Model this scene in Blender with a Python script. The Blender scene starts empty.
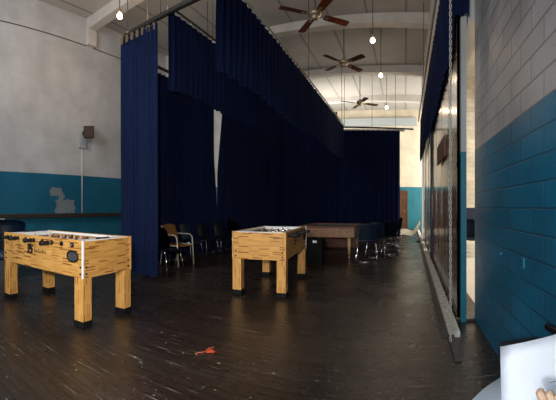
import bpy, bmesh, math, random
from mathutils import Vector, Matrix, noise
random.seed(7)
PI = math.pi
sc = bpy.context.scene
col = sc.collection
EYE = 1.25

# ------------------------------------------------------------------ camera
cam = bpy.data.cameras.new('camera')
cam.type = 'PANO'
cam.panorama_type = 'CENTRAL_CYLINDRICAL'
F = 348.0
cam.central_cylindrical_range_u_min = -278 / F
cam.central_cylindrical_range_u_max = 278 / F
cam.central_cylindrical_range_v_min = -193 / F
cam.central_cylindrical_range_v_max = 207 / F
cam.central_cylindrical_radius = 1.0
cam.clip_start = 0.02
co = bpy.data.objects.new('camera', cam)
col.objects.link(co)
co.location = (0, 0, EYE)
co.rotation_euler = (PI / 2, 0, 127 / F)
sc.camera = co

# ------------------------------------------------------------------ world, lights, exposure
w = bpy.data.worlds.new('world')
sc.world = w
w.use_nodes = True
w.node_tree.nodes['Background'].inputs[0].default_value = (0.75, 0.85, 1.0, 1)
w.node_tree.nodes['Background'].inputs[1].default_value = 0.05
sc.view_settings.view_transform = 'Standard'
sc.view_settings.look = 'None'
sc.view_settings.gamma = 1
sc.view_settings.use_curve_mapping = False
sc.view_settings.exposure = 0.0


def aim(o, target):
    d = Vector(target) - o.location
    o.rotation_euler = d.to_track_quat('-Z', 'Y').to_euler()


def area(name, loc, target, size, power, color=(1, 1, 1), sy=None, spread=None):
    l = bpy.data.lights.new(name, 'AREA')
    l.energy = power
    l.color = color
    l.size = size
    if sy:
        l.shape = 'RECTANGLE'
        l.size_y = sy
    if spread:
        l.spread = spread
    o = bpy.data.objects.new(name, l)
    col.objects.link(o)
    o.location = loc
    aim(o, target)
    return o


# camera flash used for the exposures that take in the game tables
fl = bpy.data.lights.new('flash_light', 'SPOT')
fl.energy = 520
fl.spot_size = math.radians(74)
fl.spot_blend = 0.6
fl.shadow_soft_size = 0.06
fl.color = (1.0, 0.93, 0.82)
fo = bpy.data.objects.new('flash_light', fl)
col.objects.link(fo)
fo.location = (-0.2, -0.05, 1.45)
aim(fo, (-3.1, 4.0, 0.9))
# added weak spot by the camera that whitens the card
f2l = bpy.data.lights.new('card_fill_light', 'SPOT')
f2l.energy = 24
f2l.spot_size = math.radians(95)
f2l.spot_blend = 0.7
f2l.shadow_soft_size = 0.03
f2o = bpy.data.objects.new('card_fill_light', f2l)
col.objects.link(f2o)
f2o.location = (-0.12, -0.08, 1.16)
aim(f2o, (0.38, 0.75, 1.0))
# added soft fill behind the camera for the card and right wall
area('front_fill_light', (-1.0, -1.6, 2.0), (-0.2, 4, 1.4), 0.9, 115, (0.9, 0.96, 1.0))
# unseen overhead fill added to wash the left wall and ceiling
area('left_wall_fill_light', (-4.2, -1.0, 4.6), (-8.2, 5.0, 4.0), 2.0, 225, (0.95, 0.98, 1.0))
# daylight of the hall beyond the stage opening
area('hall_light', (5.5, 9.0, 5.8), (4.0, 9.0, 0), 6, 900, (1.0, 0.95, 0.86), 9)
area('backstage_daylight', (3.4, 17.4, 3.2), (-2.0, 17.6, 3.2), 4.5, 620, (1.0, 0.94, 0.84), 5)
area('backstage_fill_light', (-3.6, 16.6, 4.6), (-3.6, 18.5, 6.8), 2.5, 150, (1.0, 0.93, 0.82))  # hidden fill added to brighten the ceiling backstage


# ------------------------------------------------------------------ node helpers
def new_mat(name):
    m = bpy.data.materials.new(name)
    m.use_nodes = True
    return m, m.node_tree, m.node_tree.nodes['Principled BSDF']


def mat(name, c, rough=0.6, metal=0.0, noise_amt=0.12, nscale=12.0, bump=0.0, spec=None, emit=None, estr=0):
    m, t, b = new_mat(name)
    b.inputs['Roughness'].default_value = rough
    b.inputs['Metallic'].default_value = metal
    if spec is not None:
        b.inputs['Specular IOR Level'].default_value = spec
    tc = t.nodes.new('ShaderNodeTexCoord')
    n = t.nodes.new('ShaderNodeTexNoise')
    n.inputs['Scale'].default_value = nscale
    n.inputs['Detail'].default_value = 4
    t.links.new(tc.outputs['Object'], n.inputs['Vector'])
    r = t.nodes.new('ShaderNodeValToRGB')
    k = noise_amt
    r.color_ramp.elements[0].position = 0.3
    r.color_ramp.elements[1].position = 0.7
    r.color_ramp.elements[0].color = tuple(x * (1 - k) for x in c) + (1,)
    r.color_ramp.elements[1].color = tuple(min(1, x * (1 + k)) for x in c) + (1,)
    t.links.new(n.outputs['Fac'], r.inputs['Fac'])
    t.links.new(r.outputs['Color'], b.inputs['Base Color'])
    if bump:
        bp = t.nodes.new('ShaderNodeBump')
        bp.inputs['Strength'].default_value = bump
        bp.inputs['Distance'].default_value = 0.01
        t.links.new(n.outputs['Fac'], bp.inputs['Height'])
        t.links.new(bp.outputs['Normal'], b.inputs['Normal'])
    if emit:
        b.inputs['Emission Color'].default_value = emit + (1,)
        b.inputs['Emission Strength'].default_value = estr
    return m


def math_node(t, op, a=None, b=None, c=None):
    n = t.nodes.new('ShaderNodeMath')
    n.operation = op
    for i, v in enumerate((a, b, c)):
        if v is None:
            continue
        if isinstance(v, (int, float)):
            n.inputs[i].default_value = v
        else:
            t.links.new(v, n.inputs[i])
    return n.outputs[0]


def mix_col(t, fac, a, b):
    n = t.nodes.new('ShaderNodeMix')
    n.data_type = 'RGBA'
    for sock, v in ((n.inputs[0], fac), (n.inputs[6], a), (n.inputs[7], b)):
        if isinstance(v, (int, float)):
            sock.default_value = v
        elif isinstance(v, tuple):
            sock.default_value = v + (1,) if len(v) == 3 else v
        else:
            t.links.new(v, sock)
    return n.outputs[2]


def block_wall_mat(name, axis, paint_z, upper, lower, bw, bh, zoff=0.0, bump=0.5, rough=0.45, patches=None, mortar=0.006, dirt=0.12, tone=0.75):
    """painted block wall: upper/lower paint split at a height, mortar courses as bump"""
    m, t, b = new_mat(name)
    tc = t.nodes.new('ShaderNodeTexCoord')
    sp = t.nodes.new('ShaderNodeSeparateXYZ')
    t.links.new(tc.outputs['Object'], sp.inputs[0])
    u = sp.outputs['Y'] if axis == 'Y' else sp.outputs['X']
    z = sp.outputs['Z']
    cb = t.nodes.new('ShaderNodeCombineXYZ')
    t.links.new(u, cb.inputs[0])
    zz = math_node(t, 'ADD', z, zoff)
    t.links.new(zz, cb.inputs[1])
    br = t.nodes.new('ShaderNodeTexBrick')
    br.inputs['Scale'].default_value = 1
    br.inputs['Brick Width'].default_value = bw
    br.inputs['Row Height'].default_value = bh
    br.inputs['Mortar Size'].default_value = mortar
    br.inputs['Mortar Smooth'].default_value = 0.35
    br.inputs['Color1'].default_value = (1, 1, 1, 1)
    br.inputs['Color2'].default_value = (0.80, 0.79, 0.78, 1)
    br.inputs['Mortar'].default_value = (0.42, 0.42, 0.42, 1)
    t.links.new(cb.outputs[0], br.inputs['Vector'])
    n = t.nodes.new('ShaderNodeTexNoise')
    n.inputs['Scale'].default_value = 1.4
    n.inputs['Detail'].default_value = 7
    t.links.new(tc.outputs['Object'], n.inputs['Vector'])
    n2 = t.nodes.new('ShaderNodeTexNoise')
    n2.inputs['Scale'].default_value = 60
    n2.inputs['Detail'].default_value = 5
    t.links.new(tc.outputs['Object'], n2.inputs['Vector'])
    fac = math_node(t, 'GREATER_THAN', z, paint_z)
    base = mix_col(t, fac, lower, upper)
    if patches:
        n3 = t.nodes.new('ShaderNodeTexNoise')
        n3.inputs['Scale'].default_value = 9
        n3.inputs['Detail'].default_value = 5
        t.links.new(tc.outputs['Object'], n3.inputs['Vector'])
        pm = None
        for (u0, u1, z0, z1) in patches:
            wob = math_node(t, 'MULTIPLY', math_node(t, 'SUBTRACT', n3.outputs['Fac'], 0.5), 0.30)
            uu = math_node(t, 'ADD', u, wob)
            z2 = math_node(t, 'ADD', z, math_node(t, 'MULTIPLY', wob, 0.6))
            a1 = math_node(t, 'MULTIPLY', math_node(t, 'GREATER_THAN', uu, u0), math_node(t, 'LESS_THAN', uu, u1))
            a2 = math_node(t, 'MULTIPLY', math_node(t, 'GREATER_THAN', z2, z0), math_node(t, 'LESS_THAN', z2, z1))
            a = math_node(t, 'MULTIPLY', a1, a2)
            pm = a if pm is None else math_node(t, 'MAXIMUM', pm, a)
        speck = math_node(t, 'MULTIPLY', pm, math_node(t, 'MULTIPLY', math_node(t, 'GREATER_THAN', n2.outputs['Fac'], 0.44), 0.6))
        base = mix_col(t, speck, base, (0.42, 0.38, 0.33))
    mm = t.nodes.new('ShaderNodeMix')
    mm.data_type = 'RGBA'
    mm.blend_type = 'MULTIPLY'
    mm.inputs[0].default_value = tone
    t.links.new(base, mm.inputs[6])
    t.links.new(br.outputs['Color'], mm.inputs[7])
    dr = t.nodes.new('ShaderNodeMapRange')
    dr.inputs[1].default_value = 0.35
    dr.inputs[2].default_value = 0.7
    dr.inputs[3].default_value = 1 - 2 * dirt
    dr.inputs[4].default_value = 1.0
    t.links.new(n.outputs['Fac'], dr.inputs[0])
    m2 = t.nodes.new('ShaderNodeMix')
    m2.data_type = 'RGBA'
    m2.blend_type = 'MULTIPLY'
    m2.inputs[0].default_value = 1
    t.links.new(mm.outputs[2], m2.inputs[6])
    t.links.new(dr.outputs[0], m2.inputs[7])
    t.links.new(m2.outputs[2], b.inputs['Base Color'])
    b.inputs['Roughness'].default_value = rough
    hgt = math_node(t, 'ADD', math_node(t, 'SUBTRACT', 1.0, br.outputs['Fac']), math_node(t, 'MULTIPLY', n2.outputs['Fac'], 0.35))
    bp = t.nodes.new('ShaderNodeBump')
    bp.inputs['Strength'].default_value = bump
    bp.inputs['Distance'].default_value = 0.008
    t.links.new(hgt, bp.inputs['Height'])
    t.links.new(bp.outputs['Normal'], b.inputs['Normal'])
    return m


WHITE = (0.62, 0.60, 0.57)
TEAL = (0.016, 0.16, 0.25)
M = {}
M['wall_left'] = block_wall_mat('left wall paint', 'Y', 2.17, (0.52, 0.53, 0.545), (0.008, 0.12, 0.21), 0.42, 0.2, bump=0.15,
                                patches=[(5.03, 5.45, 1.56, 1.79), (5.29, 5.49, 1.43, 1.58), (5.22, 5.88, 1.08, 1.45)], rough=0.5, mortar=0.005, tone=0.2)
M['wall_low'] = block_wall_mat('left dado paint', 'Y', 9, (0.03, 0.27, 0.34), TEAL, 0.42, 0.2, bump=0.15, rough=0.5)
M['wall_right'] = block_wall_mat('right wall paint', 'Y', 1.87, (0.44, 0.43, 0.44), (0.006, 0.16, 0.29), 0.405, 0.157, zoff=0.014, bump=0.9,
                                 rough=0.38, mortar=0.007, dirt=0.2)
M['wall_back'] = block_wall_mat('back wall paint', 'X', 2.4, (0.74, 0.66, 0.52), (0.018, 0.19, 0.25), 0.42, 0.2, bump=0.2, tone=0.25)
M['pillar'] = block_wall_mat('jamb paint', 'Y', 1.85, (0.5, 0.5, 0.5), (0.015, 0.20, 0.28), 9, 9, bump=0.1)
M['hall'] = block_wall_mat('hall wall paint', 'X', 1.22, (0.80, 0.72, 0.58), (0.012, 0.016, 0.06), 0.42, 0.2, bump=0.2)
M['hall_floor'] = mat('hall floor tile', (0.72, 0.65, 0.54), 0.35, 0, 0.08, 2)
M['beam'] = mat('beam paint', (0.55, 0.53, 0.50), 0.6, 0, 0.08, 3)
M['steel'] = mat('dark steel rail', (0.05, 0.045, 0.04), 0.45, 0.6, 0.3, 20)
M['rail_pale'] = mat('pale rail metal', (0.42, 0.36, 0.30), 0.4, 0.3, 0.2, 8)
M['hanger'] = mat('grey hanger rod', (0.10, 0.095, 0.09), 0.6, 0.2, 0.2, 30)
M['chrome'] = mat('chrome tube', (0.75, 0.76, 0.78), 0.15, 1.0, 0.05, 40)
M['black'] = mat('black plastic', (0.008, 0.008, 0.009), 0.5, 0, 0.2, 30, spec=0.25)
M['crate'] = mat('matt black crate', (0.006, 0.006, 0.007), 0.8, 0, 0.2, 30, spec=0.1)
M['black_soft'] = mat('shadow chair black', (0.008, 0.009, 0.012), 0.75, 0, 0.2, 60, 0.2)  # black of the chair shape that stands in for a shadow
M['rubber'] = mat('black rubber', (0.006, 0.006, 0.007), 0.7, 0, 0.2, 30, spec=0.15)
M['navy_plastic'] = mat('navy plastic', (0.006, 0.016, 0.036), 0.4, 0, 0.15, 8, spec=0.3)
M['white'] = mat('white laminate', (0.8, 0.8, 0.82), 0.3, 0, 0.04, 10)
M['skin'] = mat('skin', (0.29, 0.195, 0.125), 0.55, 0, 0.12, 160, 0.5)
M['paper'] = mat('white paper', (0.86, 0.88, 0.93), 0.7, 0, 0.02, 6)
M['table_blue'] = mat('pale blue tabletop', (0.42, 0.52, 0.62), 0.35, 0, 0.05, 6)
M['orange'] = mat('orange cloth', (0.62, 0.09, 0.035), 0.7, 0, 0.25, 60, 0.4)
M['orange_dark'] = mat('faded orange string', (0.38, 0.10, 0.07), 0.8, 0, 0.25, 60)
M['brass'] = mat('antique brass', (0.42, 0.34, 0.22), 0.35, 0.6, 0.2, 30)
M['blade'] = mat('reddish wood blade', (0.17, 0.045, 0.02), 0.55, 0, 0.3, 14, spec=0.15)
M['blade_dark'] = mat('dark wood blade', (0.07, 0.028, 0.018), 0.55, 0, 0.3, 14, spec=0.15)
M['bulb'] = mat('lit bulb', (1, 0.9, 0.75), 0.3, 0, 0, 5, emit=(1.0, 0.80, 0.62), estr=9)
M['speaker'] = mat('brown speaker grille', (0.04, 0.018, 0.011), 0.7, 0, 0.35, 120, 0.6)
M['conduit'] = mat('pale conduit', (0.6, 0.6, 0.58), 0.5, 0, 0.1, 20)
M['grey_box'] = mat('grey wall box', (0.36, 0.40, 0.42), 0.5, 0, 0.1, 20)
M['ledge'] = mat('dark stained ledge', (0.035, 0.026, 0.022), 0.45, 0, 0.35, 15, 0.2)
M['orange_wood'] = mat('varnished door wood', (0.11, 0.048, 0.022), 0.4, 0, 0.2, 5)
M['plank_seat'] = mat('honey plywood', (0.42, 0.20, 0.06), 0.35, 0, 0.15, 9)
M['beige_metal'] = mat('beige painted tube', (0.55, 0.50, 0.42), 0.4, 0.2, 0.1, 20)
M['pool_wood'] = mat('brown table apron', (0.24, 0.12, 0.06), 0.4, 0, 0.25, 9)
M['pool_leg'] = mat('pale table leg', (0.50, 0.30, 0.12), 0.35, 0, 0.15, 9)
M['felt'] = mat('dark green felt', (0.01, 0.05, 0.035), 0.9, 0, 0.15, 60)
M['maroon'] = mat('maroon panel', (0.12, 0.035, 0.022), 0.45, 0, 0.25, 7)
M['curb'] = mat('worn curb paint', (0.66, 0.61, 0.54), 0.45, 0, 0.35, 18, 0.3)
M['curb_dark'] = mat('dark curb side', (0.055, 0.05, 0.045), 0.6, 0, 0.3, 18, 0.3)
M['roll'] = mat('cream vinyl sheet', (0.75, 0.70, 0.60), 0.5, 0, 0.05, 5)
M['rope'] = mat('weathered rope', (0.42, 0.38, 0.33), 0.8, 0, 0.3, 90, 0.4)
M['tape'] = mat('cream webbing', (0.13, 0.085, 0.045), 0.8, 0, 0.3, 50)
M['sign'] = mat('brown board', (0.16, 0.07, 0.035), 0.5, 0, 0.3, 12)
M['slot'] = mat('black gasket', (0.01, 0.01, 0.01), 0.6, 0, 0.1, 10)
M['player_red'] = mat('tan player figure', (0.62, 0.35, 0.22), 0.4, 0, 0.1, 20)
M['player_blk'] = mat('dark player figure', (0.02, 0.02, 0.03), 0.4, 0, 0.1, 20)
M['field'] = mat('green playfield', (0.03, 0.16, 0.07), 0.4, 0, 0.1, 20)
M['ink'] = mat('black ink', (0.012, 0.010, 0.008), 0.5, 0, 0.1, 20)
M['ink_faint'] = mat('brown ink', (0.03, 0.015, 0.008), 0.5, 0, 0.1, 20)
M['teal_metal'] = mat('teal painted metal', (0.02, 0.17, 0.25), 0.35, 0, 0.15, 40, 0.2)


def curtain_mat(name, c):
    m, t, b = new_mat(name)
    tc = t.nodes.new('ShaderNodeTexCoord')
    mp = t.nodes.new('ShaderNodeMapping')
    mp.inputs['Scale'].default_value = (14, 14, 0.6)
    t.links.new(tc.outputs['Object'], mp.inputs[0])
    n = t.nodes.new('ShaderNodeTexNoise')
    n.inputs['Scale'].default_value = 1
    n.inputs['Detail'].default_value = 5
    t.links.new(mp.outputs[0], n.inputs['Vector'])
    r = t.nodes.new('ShaderNodeValToRGB')
    r.color_ramp.elements[0].position = 0.35
    r.color_ramp.elements[1].position = 0.7
    r.color_ramp.elements[0].color = tuple(x * 0.75 for x in c) + (1,)
    r.color_ramp.elements[1].color = tuple(x * 1.2 for x in c) + (1,)
    t.links.new(n.outputs['Fac'], r.inputs['Fac'])
    t.links.new(r.outputs['Color'], b.inputs['Base Color'])
    b.inputs['Roughness'].default_value = 0.85
    b.inputs['Specular IOR Level'].default_value = 0.2
    b.inputs['Sheen Weight'].default_value = 0.15
    b.inputs['Sheen Tint'].default_value = (0.1, 0.2, 0.7, 1)
    return m


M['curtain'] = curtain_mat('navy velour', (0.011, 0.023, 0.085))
M['curtain_half_shade'] = curtain_mat('half shaded navy velour', (0.0075, 0.017, 0.073))  # same navy cloth, weaker light put into its colour
M['curtain_shade'] = curtain_mat('shaded navy velour', (0.007, 0.017, 0.07))  # navy cloth again, darkened to hold the shade at the back


def butcher_mat():
    """light laminated strips with short dark strips among them"""
    m, t, b = new_mat('butcher block laminate')
    tc = t.nodes.new('ShaderNodeTexCoord')
    sp = t.nodes.new('ShaderNodeSeparateXYZ')
    t.links.new(tc.outputs['Object'], sp.inputs[0])
    geo = t.nodes.new('ShaderNodeNewGeometry')
    vt = t.nodes.new('ShaderNodeVectorTransform')
    vt.vector_type = 'NORMAL'
    vt.convert_from = 'WORLD'
    vt.convert_to = 'OBJECT'
    t.links.new(geo.outputs['True Normal'], vt.inputs[0])
    sn = t.nodes.new('ShaderNodeSeparateXYZ')
    t.links.new(vt.outputs[0], sn.inputs[0])
    isx = math_node(t, 'GREATER_THAN', math_node(t, 'ABSOLUTE', sn.outputs['X']), 0.7)
    uu = t.nodes.new('ShaderNodeMix')
    uu.data_type = 'FLOAT'
    t.links.new(isx, uu.inputs[0])
    t.links.new(sp.outputs['X'], uu.inputs[2])
    t.links.new(math_node(t, 'ADD', sp.outputs['Y'], 3.3), uu.inputs[3])
    return m, t, b, sp, uu.outputs[0]


def make_butcher(vertical):
    m, t, b, sp, u = butcher_mat()
    cb = t.nodes.new('ShaderNodeCombineXYZ')
    if vertical:
        t.links.new(sp.outputs['Z'], cb.inputs[0])
        t.links.new(u, cb.inputs[1])
    else:
        t.links.new(u, cb.inputs[0])
        t.links.new(sp.outputs['Z'], cb.inputs[1])
    br = t.nodes.new('ShaderNodeTexBrick')
    br.inputs['Scale'].default_value = 1
    br.inputs['Brick Width'].default_value = 0.15
    br.inputs['Row Height'].default_value = 0.014
    br.inputs['Mortar Size'].default_value = 0.0004
    br.offset = 0.37
    br.inputs['Color1'].default_value = (0, 0, 0, 1)
    br.inputs['Color2'].default_value = (1, 1, 1, 1)
    br.inputs['Mortar'].default_value = (0.5, 0.5, 0.5, 1)
    t.links.new(cb.outputs[0], br.inputs['Vector'])
    r = t.nodes.new('ShaderNodeValToRGB')
    cr = r.color_ramp
    cr.elements[0].position = 0.0
    cr.elements[0].color = (0.20, 0.07, 0.016, 1)
    cr.elements[1].position = 1.0
    cr.elements[1].color = (0.66, 0.36, 0.105, 1)
    for p, c in ((0.10, (0.34, 0.13, 0.03, 1)), (0.16, (0.50, 0.26, 0.068, 1)), (0.5, (0.58, 0.30, 0.080, 1))):
        e = cr.elements.new(p)
        e.color = c
    t.links.new(br.outputs['Color'], r.inputs['Fac'])
    n = t.nodes.new('ShaderNodeTexNoise')
    n.inputs['Scale'].default_value = 6
    n.inputs['Detail'].default_value = 6
    sc_ = t.nodes.new('ShaderNodeVectorMath')
    sc_.operation = 'MULTIPLY'
    sc_.inputs[1].default_value = (1, 14, 1)
    t.links.new(cb.outputs[0], sc_.inputs[0])
    t.links.new(sc_.outputs[0], n.inputs['Vector'])
    mr = t.nodes.new('ShaderNodeMapRange')
    mr.inputs[3].default_value = 0.72
    mr.inputs[4].default_value = 1.2
    t.links.new(n.outputs['Fac'], mr.inputs[0])
    mm = t.nodes.new('ShaderNodeMix')
    mm.data_type = 'RGBA'
    mm.blend_type = 'MULTIPLY'
    mm.inputs[0].default_value = 1
    t.links.new(r.outputs['Color'], mm.inputs[6])
    t.links.new(mr.outputs[0], mm.inputs[7])
    t.links.new(mm.outputs[2], b.inputs['Base Color'])
    b.inputs['Roughness'].default_value = 0.38
    return m


M['butcher'] = make_butcher(False)
M['butcher_v'] = make_butcher(True)


def floor_mat():
    m, t, b = new_mat('dark painted floorboards')
    tc = t.nodes.new('ShaderNodeTexCoord')
    br = t.nodes.new('ShaderNodeTexBrick')
    br.inputs['Scale'].default_value = 1
    br.inputs['Brick Width'].default_value = 2.6
    br.inputs['Row Height'].default_value = 0.082
    br.inputs['Mortar Size'].default_value = 0.004
    br.inputs['Mortar Smooth'].default_value = 0.2
    br.inputs['Color1'].default_value = (0.0, 0.0, 0.0, 1)
    br.inputs['Color2'].default_value = (1, 1, 1, 1)
    br.inputs['Mortar'].default_value = (0.5, 0.5, 0.5, 1)
    t.links.new(tc.outputs['Object'], br.inputs['Vector'])
    n = t.nodes.new('ShaderNodeTexNoise')
    n.inputs['Scale'].default_value = 0.9
    n.inputs['Detail'].default_value = 8
    n.inputs['Roughness'].default_value = 0.65
    t.links.new(tc.outputs['Object'], n.inputs['Vector'])
    # long scuffs along and across the boards
    mp = t.nodes.new('ShaderNodeMapping')
    mp.inputs['Scale'].default_value = (2.2, 40, 1)
    mp.inputs['Rotation'].default_value = (0, 0, 0.12)
    t.links.new(tc.outputs['Object'], mp.inputs[0])
    s = t.nodes.new('ShaderNodeTexNoise')
    s.inputs['Scale'].default_value = 1.0
    s.inputs['Detail'].default_value = 9
    s.inputs['Roughness'].default_value = 0.7
    t.links.new(mp.outputs[0], s.inputs['Vector'])
    scuff = t.nodes.new('ShaderNodeMapRange')
    scuff.inputs[1].default_value = 0.585
    scuff.inputs[2].default_value = 0.72
    t.links.new(s.outputs['Fac'], scuff.inputs[0])
    mp2 = t.nodes.new('ShaderNodeMapping')
    mp2.inputs['Scale'].default_value = (20, 22, 1)
    t.links.new(tc.outputs['Object'], mp2.inputs[0])
    s2 = t.nodes.new('ShaderNodeTexNoise')
    s2.inputs['Scale'].default_value = 1.0
    s2.inputs['Detail'].default_value = 6
    s2.inputs['Roughness'].default_value = 0.6
    t.links.new(mp2.outputs[0], s2.inputs['Vector'])
    chips = t.nodes.new('ShaderNodeMapRange')
    chips.inputs[1].default_value = 0.64
    chips.inputs[2].default_value = 0.70
    t.links.new(s2.outputs['Fac'], chips.inputs[0])
    base = mix_col(t, n.outputs['Fac'], (0.006, 0.005, 0.005), (0.040, 0.022, 0.013))
    base = mix_col(t, math_node(t, 'MULTIPLY', br.outputs['Color'], 0.6), base, (0.034, 0.025, 0.020))
    base = mix_col(t, math_node(t, 'MULTIPLY', scuff.outputs[0], 0.85), base, (0.26, 0.24, 0.21))
    base = mix_col(t, math_node(t, 'MULTIPLY', chips.outputs[0], 0.6), base, (0.42, 0.39, 0.35))
    base = mix_col(t, br.outputs['Fac'], base, (0.003, 0.003, 0.003))
    b.inputs['Specular IOR Level'].default_value = 0.42
    t.links.new(base, b.inputs['Base Color'])
    rr = t.nodes.new('ShaderNodeMapRange')
    rr.inputs[1].default_value = 0.3
    rr.inputs[2].default_value = 0.7
    rr.inputs[3].default_value = 0.2
    rr.inputs[4].default_value = 0.36
    t.links.new(n.outputs['Fac'], rr.inputs[0])
    t.links.new(rr.outputs[0], b.inputs['Roughness'])
    h = math_node(t, 'SUBTRACT', math_node(t, 'MULTIPLY', s.outputs['Fac'], 0.5), math_node(t, 'MULTIPLY', br.outputs['Fac'], 1.0))
    h = math_node(t, 'ADD', h, math_node(t, 'MULTIPLY', br.outputs['Color'], 0.25))
    h = math_node(t, 'ADD', h, math_node(t, 'MULTIPLY', s2.outputs['Fac'], 0.35))
    bp = t.nodes.new('ShaderNodeBump')
    bp.inputs['Strength'].default_value = 0.8
    bp.inputs['Distance'].default_value = 0.006
    t.links.new(h, bp.inputs['Height'])
    t.links.new(bp.outputs['Normal'], b.inputs['Normal'])
    return m


M['floor'] = floor_mat()


def ceiling_mat():
    m, t, b = new_mat('ceiling deck paint')
    tc = t.nodes.new('ShaderNodeTexCoord')
    sp = t.nodes.new('ShaderNodeSeparateXYZ')
    t.links.new(tc.outputs['Object'], sp.inputs[0])
    # board joints running along Y every 0.6 m
    x = math_node(t, 'FRACT', math_node(t, 'DIVIDE', sp.outputs['X'], 1.13))
    ln = math_node(t, 'LESS_THAN', x, 0.06)
    n = t.nodes.new('ShaderNodeTexNoise')
    n.inputs['Scale'].default_value = 1.2
    n.inputs['Detail'].default_value = 6
    t.links.new(tc.outputs['Object'], n.inputs['Vector'])
    base = mix_col(t, n.outputs['Fac'], (0.34, 0.33, 0.31), (0.50, 0.48, 0.45))
    base = mix_col(t, ln, base, (0.25, 0.24, 0.23))
    t.links.new(base, b.inputs['Base Color'])
    b.inputs['Roughness'].default_value = 0.7
    return m


M['ceiling'] = ceiling_mat()


def panel_mat():
    m, t, b = new_mat('glossy dark partition lacquer')
    tc = t.nodes.new('ShaderNodeTexCoord')
    mp = t.nodes.new('ShaderNodeMapping')
    mp.inputs['Scale'].default_value = (2, 2.5, 1.8)
    t.links.new(tc.outputs['Object'], mp.inputs[0])
    n = t.nodes.new('ShaderNodeTexNoise')
    n.inputs['Scale'].default_value = 1.2
    n.inputs['Detail'].default_value = 7
    t.links.new(mp.outputs[0], n.inputs['Vector'])
    mr = t.nodes.new('ShaderNodeMapRange')
    mr.inputs[1].default_value = 0.38
    mr.inputs[2].default_value = 0.62
    t.links.new(n.outputs['Fac'], mr.inputs[0])
    base = mix_col(t, mr.outputs[0], (0.015, 0.012, 0.010), (0.26, 0.14, 0.06))
    t.links.new(base, b.inputs['Base Color'])
    b.inputs['Roughness'].default_value = 0.17
    bp = t.nodes.new('ShaderNodeBump')
    bp.inputs['Strength'].default_value = 0.35
    bp.inputs['Distance'].default_value = 0.01
    t.links.new(n.outputs['Fac'], bp.inputs['Height'])
    t.links.new(bp.outputs['Normal'], b.inputs['Normal'])
    b.inputs['Specular IOR Level'].default_value = 0.9
    b.inputs['Coat Weight'].default_value = 0.8
    b.inputs['Coat Roughness'].default_value = 0.2
    return m


M['panel'] = panel_mat()


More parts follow.
